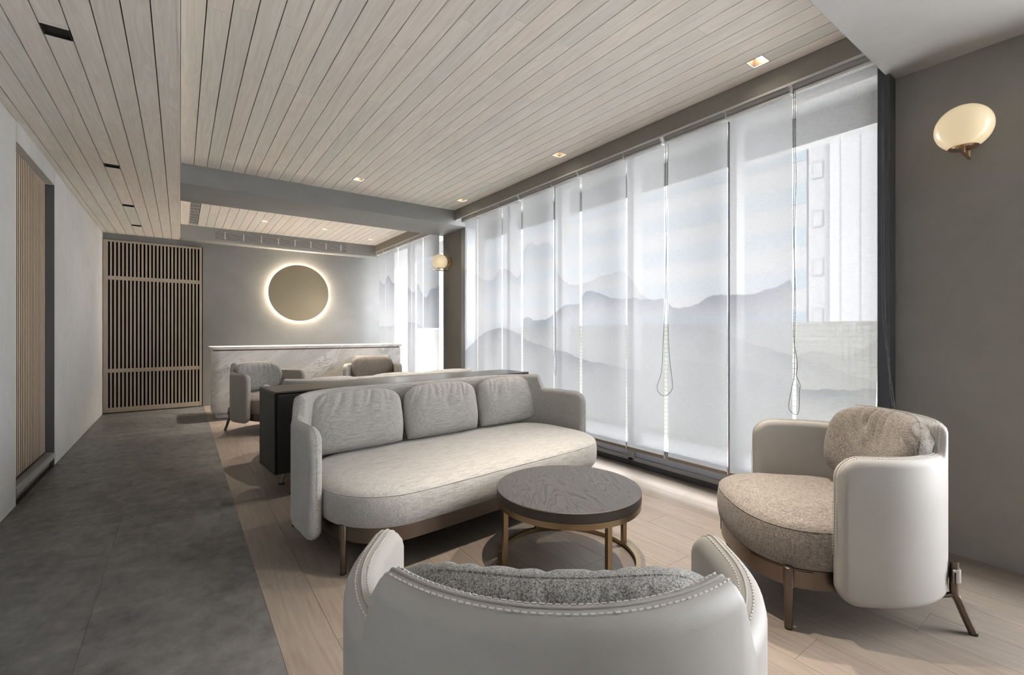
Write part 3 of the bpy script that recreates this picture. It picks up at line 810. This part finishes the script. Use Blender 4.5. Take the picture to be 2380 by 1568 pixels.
def build_shell(parent, w_, yf, yb, rc, T, zb, za, zt, mat, stitches=True, stepf=None):
    at, tot, sst = shell_path(w_, yf, yb, rc)
    if stepf is not None: sst = stepf
    wd = 0.055
    def top(s):
        e = min(s, tot - s)
        return za + (zt - za) * sstep((e - (sst - wd / 2)) / wd)
    ss = set(); s = 0.0
    while s < tot: ss.add(round(s, 5)); s += 0.022 if w_ < 0.6 else 0.035
    for c in (sst, tot - sst):
        for k in range(-10, 11): ss.add(round(c + k * 0.0045, 5))
    for k in range(14):
        d = 0.085 * (1 - cos(k / 13 * pi / 2)); ss.add(round(d, 5)); ss.add(round(tot - d, 5))
    ss.add(round(tot, 5)); ss = sorted(x for x in ss if 0 <= x <= tot)
    cr = 0.085
    bm = bmesh.new(); rings = []; topline = []
    for s in ss:
        p, n_ = at(s); e = min(s, tot - s)
        h, b = top(s), zb
        if e < cr:
            q = cr - sqrt(max(0, cr * cr - (cr - e) ** 2)); h -= q; b += q
        t_ = T / 2
        if e < t_: t_ = max(0.003, sqrt(max(0, t_ * t_ - (t_ - e) ** 2)))
        ring = []
        K = 7
        for k in range(K + 1):
            a = pi * k / K; ring.append((t_ * cos(a), h - t_ + t_ * sin(a)))
        for k in (0.25, 0.5, 0.75): ring.append((-t_ * (1.0 + 0.0), h - t_ + (b + t_ - h + t_) * k))
        for k in range(K + 1):
            a = pi + pi * k / K; ring.append((t_ * cos(a), b + t_ + t_ * sin(a)))
        for k in (0.25, 0.5, 0.75): ring.append((t_, b + t_ + (h - t_ - b - t_) * k))
        rings.append([bm.verts.new((p.x + n_.x * o, p.y + n_.y * o, z)) for o, z in ring])
        topline.append((p, n_, h, t_))
    m = len(rings[0])
    for A, B in zip(rings[:-1], rings[1:]):
        for j in range(m): bm.faces.new((A[j], A[(j + 1) % m], B[(j + 1) % m], B[j]))
    bm.faces.new(rings[0][::-1]); bm.faces.new(rings[-1])
    sh = ob('shell', bm, mat, parent, True)
    # raised seam along the top edge and down the arm fronts, with two rows of stitches
    line = []
    p, n_, h, t_ = topline[0]
    for z in (0.30, 0.40, 0.50): line.append((Vector((p.x, p.y + 0.001, z)), n_))
    for p, n_, h, t_ in topline: line.append((Vector((p.x, p.y, h + 0.0003)), n_))
    p, n_, h, t_ = topline[-1]
    for z in (0.50, 0.40, 0.30): line.append((Vector((p.x, p.y + 0.001, z)), n_))
    bm = bmesh.new()
    rs = 0.0018
    tube(bm, [q for q, _ in line], rs, 6)
    ob('seam', bm, mat, sh, True)
    if stitches:
        bm = bmesh.new(); step = 0.0105; acc = 0.0
        for (a, na), (b, nb_) in zip(line[:-1], line[1:]):
            d = (b - a).length; t_ = acc
            while t_ < d:
                c = a + (b - a) * (t_ / d); dr = (b - a).normalized(); n2 = na.lerp(nb_, t_ / d)
                upv = n2.cross(dr)
                if upv.z < 0: upv = -upv
                for sg in (-1, 1):
                    ctr = c + n2 * (0.0105 * sg) - upv * 0.0016
                    ux, uy, uz = dr * 0.0034, n2 * 0.0009, upv * 0.0009
                    vs = [bm.verts.new(ctr + ux * i + uy * j + uz * k) for i in (-1, 1) for j in (-1, 1) for k in (-1, 1)]
                    for f in ((0, 1, 3, 2), (4, 6, 7, 5), (0, 4, 5, 1), (2, 3, 7, 6), (0, 2, 6, 4), (1, 5, 7, 3)):
                        bm.faces.new([vs[i] for i in f])
                t_ += step
            acc = t_ - d
        st = ob('stitching', bm, 'thread_pale', sh); st['kind'] = 'stuff'
    return sh
def outline_offset(pts, d):
    n = len(pts); out = []
    for i in range(n):
        a, b = pts[i - 1], pts[(i + 1) % n]
        tx, ty = b[0] - a[0], b[1] - a[1]; L_ = sqrt(tx * tx + ty * ty) or 1
        out.append((pts[i][0] - ty / L_ * d, pts[i][1] + tx / L_ * d))
    return out
def build_seat(parent, pts, z0, zs, zt, mat):
    """pts run counter-clockwise; d > 0 moves the outline inwards"""
    prof = [(0.06, z0), (0.03, z0), (0.012, z0 + 0.006), (0.002, z0 + 0.022), (-0.004, z0 + 0.06), (-0.004, zs - 0.05), (0.0, zs - 0.012), (0.005, zs), (0.013, zs + 0.011), (0.03, zs + 0.021), (0.06, zs + 0.030), (0.10, zt - 0.004), (0.15, zt)]
    bm = bmesh.new(); rings = []
    for d, z in prof:
        rings.append([bm.verts.new((x, y, z)) for x, y in outline_offset(pts, d)])
    n = len(pts)
    for A, B in zip(rings[:-1], rings[1:]):
        for j in range(n): bm.faces.new((A[j], A[(j + 1) % n], B[(j + 1) % n], B[j]))
    bm.faces.new(rings[0][::-1]); bm.faces.new(rings[-1])
    seat = ob('seat', bm, mat, parent, True)
    bm = bmesh.new(); tube(bm, [(x, y, zs + 0.001) for x, y in outline_offset(pts, 0.0045)], 0.0022, 6, closed=True)
    ob('piping', bm, mat, seat, True)
    return seat
def build_band(parent, pts, z0, z1, mat, inset=0.014):
    bm = bmesh.new(); a = outline_offset(pts, inset); b = outline_offset(pts, inset + 0.012); n = len(pts)
    R = [[bm.verts.new((x, y, z)) for x, y in q] for q, z in ((a, z0), (a, z1), (b, z1), (b, z0))]
    for k in range(4):
        A, B = R[k], R[(k + 1) % 4]
        for j in range(n): bm.faces.new((A[j], A[(j + 1) % n], B[(j + 1) % n], B[j]))
    f = ob('base_band', bm, mat, parent, True)
    bm = bmesh.new(); c = outline_offset(pts, inset + 0.013)
    lo = [bm.verts.new((x, y, z0 + 0.02)) for x, y in c]; hi = [bm.verts.new((x, y, z1 - 0.004)) for x, y in c]
    for j in range(n): bm.faces.new((lo[j], lo[(j + 1) % n], hi[(j + 1) % n], hi[j]))
    bm.faces.new(lo[::-1]); bm.faces.new(hi)
    ob('base_board', bm, 'black_trim', f)
def front_leg(parent, x, y, ztop=0.232):
    bm = bmesh.new()
    lathe(bm, [(0, 0.006), (0.0135, 0.006), (0.0145, 0.008), (0.0145, 0.158), (0.0178, 0.160), (0.0178, ztop - 0.006), (0.0165, ztop - 0.003), (0.0165, ztop), (0.012, ztop + 0.003), (0, ztop + 0.003)], 24, (x, y, 0))
    l = ob('leg', bm, 'bronze_dark', parent, True)
    bm = bmesh.new(); lathe(bm, [(0, 0), (0.0135, 0), (0.0135, 0.007), (0, 0.007)], 20, (x, y, 0)); ob('foot_pad', bm, 'rubber_black', l, True)
    return l
def back_leg(parent, x, y, nx, ny, strapmat):
    """splayed leg strapped to the outside of the shell; n points outwards"""
    pts = smooth_path([(x, y, 0.262), (x, y, 0.20), (x, y, 0.145), (x + nx * 0.012, y + ny * 0.012, 0.118), (x + nx * 0.032, y + ny * 0.032, 0.062), (x + nx * 0.054, y + ny * 0.054, 0.007)], 5)
    bm = bmesh.new(); tube(bm, pts, 0.0135, 16); l = ob('leg', bm, 'bronze_dark', parent, True)
    bm = bmesh.new(); lathe(bm, [(0, 0), (0.0135, 0), (0.0135, 0.010), (0, 0.010)], 20, (x + nx * 0.055, y + ny * 0.055, 0)); ob('foot_pad', bm, 'rubber_black', l, True)
    ang = math.atan2(ny, nx)
    bm = bmesh.new()
    for sg in (-1, 1): pass
    ring = []
    K = 12
    prof = []
    for k in range(K + 1):
        a = -pi / 2 + pi * k / K; prof.append((0.0145 * cos(a), 0.0155 * sin(a)))
    prof = [(-0.0135, -0.042), (-0.0115, -0.020)] + prof + [(-0.0115, 0.020), (-0.0135, 0.042)]
    ins = prof; outp = []
    for i, (u, v_) in enumerate(prof):
        a_, b_ = prof[max(i - 1, 0)], prof[min(i + 1, len(prof) - 1)]
        tx, ty = b_[0] - a_[0], b_[1] - a_[1]; L_ = sqrt(tx * tx + ty * ty)
        outp.append((u + ty / L_ * 0.0045, v_ - tx / L_ * 0.0045))
    def P3(u, v_, z): return bm.verts.new((x + cos(ang) * u - sin(ang) * v_, y + sin(ang) * u + cos(ang) * v_, z))
    R = [[P3(u, v_, z) for u, v_ in q] for q, z in ((outp, 0.188), (outp, 0.236), (ins, 0.236), (ins, 0.188))]
    for k in range(4):
        A, B = R[k], R[(k + 1) % 4]
        for j in range(len(prof) - 1): bm.faces.new((A[j], A[j + 1], B[j + 1], B[j]))
    ob('strap', bm, strapmat, l, True)
    bm = bmesh.new(); tube(bm, [(x, y, 0.138), (x - nx * 0.05, y - ny * 0.05, 0.118), (x - nx * 0.12, y - ny * 0.12, 0.128)], [0.010, 0.008, 0.007], 8); ob('strut', bm, 'bronze_dark', l, True)
def pillow(name, hw_, hh, th, mat, pleats=9, amp=0.008, bend=0.0, square_bottom=True, seed=1, loc=(0, 0, 0), rz=0.0, tilt=0.0, expo=4.0, roll=0.0, slant=None):
    """plump cushion standing in the local xz plane; origin at the base centre"""
    rg = random.Random(seed); ph = [rg.uniform(0, 6.28) for _ in range(6)]
    N, K = 150, 44
    bm = bmesh.new()
    def shape(u, v_):
        # square (u, v) in [-1, 1] to a soft rounded outline
        rc = (0.30 if square_bottom else 0.38) if v_ > 0 else (0.08 if square_bottom else 0.38)
        sx = 1.0 - rc * 0.55 * abs(v_) ** expo * abs(u) ** 2.0
        sz = 1.0 - rc * 0.62 * abs(u) ** expo * abs(v_) ** 2.0
        wob = 1.0 + 0.006 * sin(6 * v_ + ph[0])
        return hw_ * u * sx * wob, hh * v_ * sz
    def thick(u, v_):
        a = max(0.0, 1 - abs(u) ** 4.0) ** 0.5; b = max(0.0, 1 - abs(v_) ** 3.6) ** 0.5
        return th * a * b
    gr = []
    for k in range(pleats):
        gr.append((-0.78 + 1.56 * (k + 0.5) / pleats + rg.uniform(-0.06, 0.06), rg.uniform(0.05, 0.40) * (1 if slant is None else slant), rg.uniform(0.45, 1.0), rg.uniform(0.028, 0.05), rg.uniform(0.5, 1.0)))
    def pleat(u, v_):
        s_ = 0.0
        for u0, sl_, ln, sg, a in gr:
            w0 = 1 - ln * 1.15
            if v_ < w0: continue
            q = (u - u0 - sl_ * (1 - v_)) / (sg * (1.0 + 0.9 * (1 - v_)))
            s_ -= a * math.exp(-q * q) * sstep((v_ - w0) / (0.45 * max(0.05, 1 - w0)))
        return amp * s_
    def P3(u, v_, side):
        x, z = shape(u, v_); t_ = thick(u, v_)
        d = t_ * side
        d += side * pleat(u, v_) * min(1.0, t_ / (0.5 * th))
        # belly sags
        d *= 1.0 + 0.12 * (-v_)
        y = d - bend * (x / hw_) ** 2 * -1.0
        return Vector((x, y, z))
    us = [sin(pi / 2 * (-1 + 2 * i / N)) for i in range(N + 1)]; vs_ = [sin(pi / 2 * (-1 + 2 * j / K)) for j in range(K + 1)]
    F = [[bm.verts.new(P3(u, v_, 1)) for v_ in vs_] for u in us]
    B = [[F[i][j] if i in (0, N) or j in (0, K) else bm.verts.new(P3(us[i], vs_[j], -1)) for j in range(K + 1)] for i in range(N + 1)]
    for i in range(N):
        for j in range(K):
            bm.faces.new((F[i][j], F[i + 1][j], F[i + 1][j + 1], F[i][j + 1]))
            try: bm.faces.new((B[i][j], B[i][j + 1], B[i + 1][j + 1], B[i + 1][j]))
            except ValueError: pass
    rim = [P3(us[i], -1, 1) for i in range(N)] + [P3(1, vs_[j], 1) for j in range(K)] + [P3(us[N - i], 1, 1) for i in range(N)] + [P3(-1, vs_[K - j], 1) for j in range(K)]
    tm = Matrix.Translation((0, 0, hh)) 
    rot = Matrix.Rotation(tilt, 4, 'X') @ Matrix.Rotation(roll, 4, 'Y')
    T_ = rot @ tm
    bm.transform(T_)
    me = mesh_from(bm, name, mat, True)
    me.polygons.foreach_set('use_smooth', [True] * len(me.polygons))
    o = ob(name, me, None, None, loc=loc, rot=(0, 0, rz))
    bm = bmesh.new(); tube(bm, [T_ @ q for q in rim], 0.0024, 6, closed=True)
    ob('edge_seam', bm, mat, o, True)
    return o

# ---- armchair
CW, CYF, CYB, CRC, CT = 0.368, -0.13, -0.65, 0.368, 0.062
def chair_outline():
    pts = []
    n = 40
    for i in range(n + 1):
        a = pi * i / n          # from right to left over the front
        c_, s_ = cos(a), sin(a); ex = 2 / 2.5
        x = 0.345 * (abs(c_) ** ex) * (1 if c_ >= 0 else -1); y = -0.13 + 0.255 * abs(s_) ** ex
        pts.append((x, y))
    m = 30
    pts.append((-0.335, -0.2))
    for i in range(m + 1):
        a = pi + pi * i / m
        pts.append((0.331 * cos(a), -0.283 + 0.331 * sin(a)))
    pts.append((0.335, -0.2))
    return pts
def make_chair(label, seatmat='tweed_taupe'):
    c = thing('armchair', label, 'armchair', (0, 0, 0), 0, 'cream leather armchairs')
    build_shell(c, CW, CYF, CYB, CRC, CT, 0.128, 0.667, 0.767, 'leather_cream')
    o = chair_outline()
    build_seat(c, o, 0.222, 0.374, 0.424, seatmat)
    build_band(c, o, 0.153, 0.224, 'bronze_dark')
    for sx in (1, -1):
        front_leg(c, sx * 0.319, 0.006)
        nx, ny = 0.30 * sx, -0.954
        back_leg(c, sx * 0.262, CYB + CRC - sqrt((CRC + CT / 2 + 0.016) ** 2 - 0.262 ** 2), nx, ny, 'leather_cream')
        # clamp plate hugging the band at the leg
        bm = bmesh.new(); q = outline_offset(o, 0.0105); q2 = outline_offset(o, 0.0135)
        ids = [i for i in range(41) if 0.18 < sx * o[i][0] < 0.343 and o[i][1] > -0.09]
        R = [[bm.verts.new((*w_[i], z)) for i in ids] for w_, z in ((q, 0.158), (q, 0.219), (q2, 0.219), (q2, 0.158))]
        for k in range(4):
            for j in range(len(ids) - 1): bm.faces.new((R[k][j], R[k][j + 1], R[(k + 1) % 4][j + 1], R[(k + 1) % 4][j]))
        ob('clamp_plate', bm, 'bronze_dark', c, True)
    return c
def place(c, loc, th):
    c.location = (loc[0], loc[1], 0); c.rotation_euler = (0, 0, th); return c
def local(loc, th, x, y, z=0):
    return (loc[0] + cos(th) * x - sin(th) * y, loc[1] + sin(th) * x + cos(th) * y, z)
def chair_pillow(loc, th, mat, label, seed, pleats=8, amp=0.010, hw_=0.280, hh=0.185, v_=-0.505, bend=0.085, tilt=10, slant=None, th_=0.088, lat=0.0):
    p = pillow('cushion', hw_, hh, th_, mat, pleats, amp, bend=bend, square_bottom=False, seed=seed, loc=local(loc, th, lat, v_, 0.418), rz=th, tilt=radians(tilt), expo=3.0, slant=slant)
    return tag(p, label, 'cushion', 'armchair cushions')
RC, RT = (2.085, 1.03), math.atan2(0.737, 0.675)
ch = place(make_chair('cream leather armchair with taupe tweed seat, facing the coffee table from the right pillar'), RC, RT)
chair_pillow(RC, RT, 'tweed_taupe', 'plump taupe tweed cushion with deep pleats in the armchair by the pillar', 3, 10, 0.022, 0.268, slant=-1.6, th_=0.100, v_=-0.492, lat=-0.04)
FC, FT = (0.793, 0.953), math.atan2(-0.617, 0.787)
c2_ = place(copy_tree(ch), FC, FT); c2_['label'] = 'cream leather armchair seen from behind, closest to the viewer'
chair_pillow(FC, FT, 'tweed_grey', 'streaky grey cushion in the armchair seen from behind', 5, 9, 0.010, 0.290, 0.168, -0.50, 0.08, 8)
LC, LT = (0.985, 5.734), math.atan2(-0.5, -0.86)
c3_ = place(copy_tree(ch), LC, LT); c3_['label'] = 'cream leather armchair with grey cushion, far end before the marble counter, nearer the lattice door'
chair_pillow(LC, LT, 'tweed_grey', 'grey tweed cushion in the far armchair nearer the lattice door', 8, 7, 0.008, 0.29, 0.172)
GC, GT = (2.152, 6.236), math.atan2(0.29, -0.957)
c4_ = place(copy_tree(ch), GC, GT); c4_['label'] = 'cream leather armchair with brown cushion, far end beside the rear window blinds'
chair_pillow(GC, GT, 'tweed_taupe', 'brown tweed cushion in the far armchair beside the rear window', 9, 6, 0.004, 0.29, 0.175)

# ---- sofas
def sofa_outline(hw_=0.938, yf=0.23, ya=-0.14, yb=-0.685):
    pts = []
    ex = 2 / 2.1; cx = 0.60; rx = hw_ - cx; ry = yf - ya; n = 14
    for i in range(n + 1):
        a = pi / 2 * i / n; pts.append((cx + rx * cos(a) ** ex, ya + ry * sin(a) ** ex))
    for x in (0.45, 0.2, 0, -0.2, -0.45): pts.append((x, yf + 0.006))
    for i in range(n + 1):
        a = pi / 2 + pi / 2 * i / n; pts.append((-cx - rx * abs(cos(a)) ** ex, ya + ry * abs(sin(a)) ** ex))
    for y in (-0.18, -0.24): pts.append((-hw_, y))
    for i in range(9):
        a = pi + pi / 2 * i / 8; pts.append((-hw_ + 0.38 + 0.38 * cos(a), yb + 0.38 + 0.38 * sin(a)))
    for x in (-0.4, 0, 0.4): pts.append((x, yb))
    for i in range(9):
        a = 1.5 * pi + pi / 2 * i / 8; pts.append((hw_ - 0.38 + 0.38 * cos(a), yb + 0.38 + 0.38 * sin(a)))
    for y in (-0.24, -0.18): pts.append((hw_, y))
    return pts
def make_sofa(label, zt):
    s_ = thing('sofa', label, 'sofa', (0, 0, 0), 0)
    build_shell(s_, 0.974, -0.075, -0.720, 0.42, 0.064, 0.128, 0.667, zt, 'linen_grey', stitches=False, stepf=0.225 + 0.42 * radians(27))
    o = sofa_outline()
    build_seat(s_, o, 0.222, 0.372, 0.412, 'linen_grey')
    build_band(s_, o, 0.150, 0.222, 'bronze_dark', 0.03)
    for sx in (1, -1):
        front_leg(s_, sx * 0.888, 0.020)
        back_leg(s_, sx * 0.852, -0.650, sx * 0.68, -0.73, 'linen_grey')
        bm = nb(-0.06, 0.06, -0.004, 0.004, 0.158, 0.217, bev=0.001)
        ob('clamp_plate', bm, 'bronze_dark', s_, loc=(sx * 0.863, 0.046, 0), rot=(0, 0, -sx * radians(52)))
    front_leg(s_, 0.0, -0.30, 0.15)
    return s_
SA, SO = math.atan2(-0.104, -0.9946), (1.492, 2.293)
sf = place(make_sofa('long light grey linen sofa with three back cushions, facing the coffee table', 0.775), SO, SA)
for x, lb, sd in ((0.555, 'grey linen sofa cushion at the end near the black cabinet corner', 11), (-0.050, 'grey linen sofa cushion in the middle of three', 12), (-0.655, 'grey linen sofa cushion at the window end', 13)):
    p = pillow('sofa_cushion', 0.293, 0.178, 0.072, 'linen_grey', 10, 0.010, square_bottom=True, seed=sd, loc=local(SO, SA, x, -0.560, 0.414), rz=SA, tilt=radians(9), expo=3.2)
    tag(p, lb, 'cushion', 'back cushions of the grey sofa')
RO, RA = (1.555, 4.715), SA + pi
place(make_sofa('grey linen sofa standing back to back behind the black cabinet', 0.738), RO, RA)
for x, lb, sd in ((-0.606, 'cushion of the rear sofa peeking over the cabinet near its free corner', 21), (0.0, 'middle cushion of the rear sofa peeking over the cabinet', 22), (0.606, 'cushion of the rear sofa peeking over the cabinet at the window end', 23)):
    p = pillow('sofa_cushion', 0.298, 0.166, 0.072, 'linen_grey', 10, 0.010, square_bottom=True, seed=sd, loc=local(RO, RA, x, -0.560, 0.414), rz=RA, tilt=radians(9), expo=3.2)
    tag(p, lb, 'cushion', 'back cushions of the rear sofa')

# ---------------------------------------------------------------- low cabinet between the sofas
ct = thing('low_cabinet', 'long low black cabinet with a dark bronze top behind the grey sofa', 'cabinet', (1.649, 3.722, 0), radians(6))
cw, cdp, cz0, cz1 = 2.33, 0.41, 0.165, 0.72
ob('body', nb(-cw / 2 + 0.012, cw / 2 - 0.012, -cdp / 2 + 0.016, cdp / 2 - 0.01, cz0 + 0.008, cz1 - 0.02), 'cabinet_black', ct)
ob('top', nb(-cw / 2, cw / 2, -cdp / 2 - 0.002, cdp / 2, cz1 - 0.012, cz1, bev=0.002), 'cabinet_top', ct)
ob('bottom', nb(-cw / 2, cw / 2, -cdp / 2 + 0.01, cdp / 2, cz0, cz0 + 0.01), 'cabinet_black', ct)
for sx in (-1, 1):
    ob('side_panel', nb(sx * cw / 2 - (0.012 if sx > 0 else 0), sx * cw / 2 + (0.012 if sx < 0 else 0), -cdp / 2 + 0.016, cdp / 2, cz0, cz1 - 0.013, bev=0.001), 'cabinet_black', ct)
nd = 4
for i in range(nd):
    a = -cw / 2 + 0.014 + (cw - 0.028) / nd * i; b = a + (cw - 0.028) / nd - 0.005
    d_ = ob('door', nb(a, b, -cdp / 2 - 0.004, -cdp / 2 + 0.013, cz0 + 0.004, cz1 - 0.022, bev=0.004), 'cabinet_black', ct)
    ob('hinge', nb(b - 0.02, b + 0.024, -cdp / 2 + 0.002, -cdp / 2 + 0.015, cz1 - 0.020, cz1 - 0.0125), 'bronze_dark', d_)
for sx in (-1, 1):
    for sy in (-1, 1):
        bm = bmesh.new(); tube(bm, [(sx * (cw / 2 - 0.16), sy * 0.10, cz0), (sx * (cw / 2 - 0.13), sy * 0.13, 0.006)], [0.013, 0.008], 14)
        l = ob('leg', bm, 'steel_frame', ct, True)
        bm = bmesh.new(); lathe(bm, [(0, 0), (0.021, 0), (0.021, 0.006), (0, 0.008)], 20, (sx * (cw / 2 - 0.13), sy * 0.13, 0)); ob('foot_pad', bm, 'rubber_black', l, True)

# ---------------------------------------------------------------- round coffee table
tb = thing('coffee_table', 'round coffee table with dark grained oak top on a brass ring base', 'table', (1.556, 1.684, 0), 0)
R_ = 0.352
bm = bmesh.new()
lathe(bm, [(0, 0.314), (R_ - 0.003, 0.314), (R_, 0.317), (R_, 0.357), (R_ - 0.003, 0.3595)], 96, mi=1)
lathe(bm, [(R_ - 0.003, 0.3595), (0, 0.3595)], 96, mi=0)
bmesh.ops.remove_doubles(bm, verts=bm.verts, dist=1e-5)
ob('table_top', bm, ['oak_smoked', 'oak_smoked_edge'], tb, True)
def ring(bm, ro, ri, z0, z1, seg=96):
    return lathe(bm, [(ri, z0), (ro, z0), (ro, z1), (ri, z1), (ri, z0)], seg)
ob('top_ring', ring(bmesh.new(), R_ - 0.002, R_ - 0.024, 0.288, 0.3138), 'brass_brushed', tb, True)
ob('base_ring', ring(bmesh.new(), R_ - 0.004, R_ - 0.026, 0.0, 0.022), 'brass_brushed', tb, True)
for k in range(4):
    a = radians(78 + 90 * k)
    o = ob('leg', nb(-0.0115, 0.0115, -0.0115, 0.0115, 0.021, 0.289, bev=0.001), 'brass_brushed', tb)
    o.location = ((R_ - 0.0145) * cos(a), (R_ - 0.0145) * sin(a), 0); o.rotation_euler = (0, 0, a)

# ---------------------------------------------------------------- marble counter
def rounded_plan(x0, x1, y0, y1, r, n=10):
    """rounded at the front corners only (front is y0)"""
    pts = [(x1, y1), (x0, y1)]
    for i in range(n + 1):
        a = pi + pi / 2 * i / n; pts.append((x0 + r + r * cos(a), y0 + r + r * sin(a)))
    pts += [(x1, y0)]
    return pts
def extrude(pts, z0, z1):
    bm = bmesh.new(); A = [bm.verts.new((x, y, z0)) for x, y in pts]; B = [bm.verts.new((x, y, z1)) for x, y in pts]
    n = len(pts)
    for j in range(n): bm.faces.new((A[j], A[(j + 1) % n], B[(j + 1) % n], B[j]))
    bm.faces.new(A[::-1]); bm.faces.new(B); return bm
cn = thing('reception_counter', 'white veined marble reception counter under the round mirror', 'counter', (0, 0, 0))
ob('plinth', extrude(rounded_plan(0.37, 2.84, 7.06, 7.45, 0.10), 0.0, 0.075), 'marble_white', cn, True)
ob('body', extrude(rounded_plan(0.33, 2.85, 7.0, 7.5, 0.10), 0.075, 0.872), 'marble_white', cn, True)
ob('shadow_gap', extrude(rounded_plan(0.345, 2.84, 7.012, 7.49, 0.095), 0.872, 0.890), 'bronze_dark', cn, True)
ob('counter_top', extrude(rounded_plan(0.31, 2.86, 6.975, 7.55, 0.12), 0.890, 0.925), 'marble_white', cn, True)
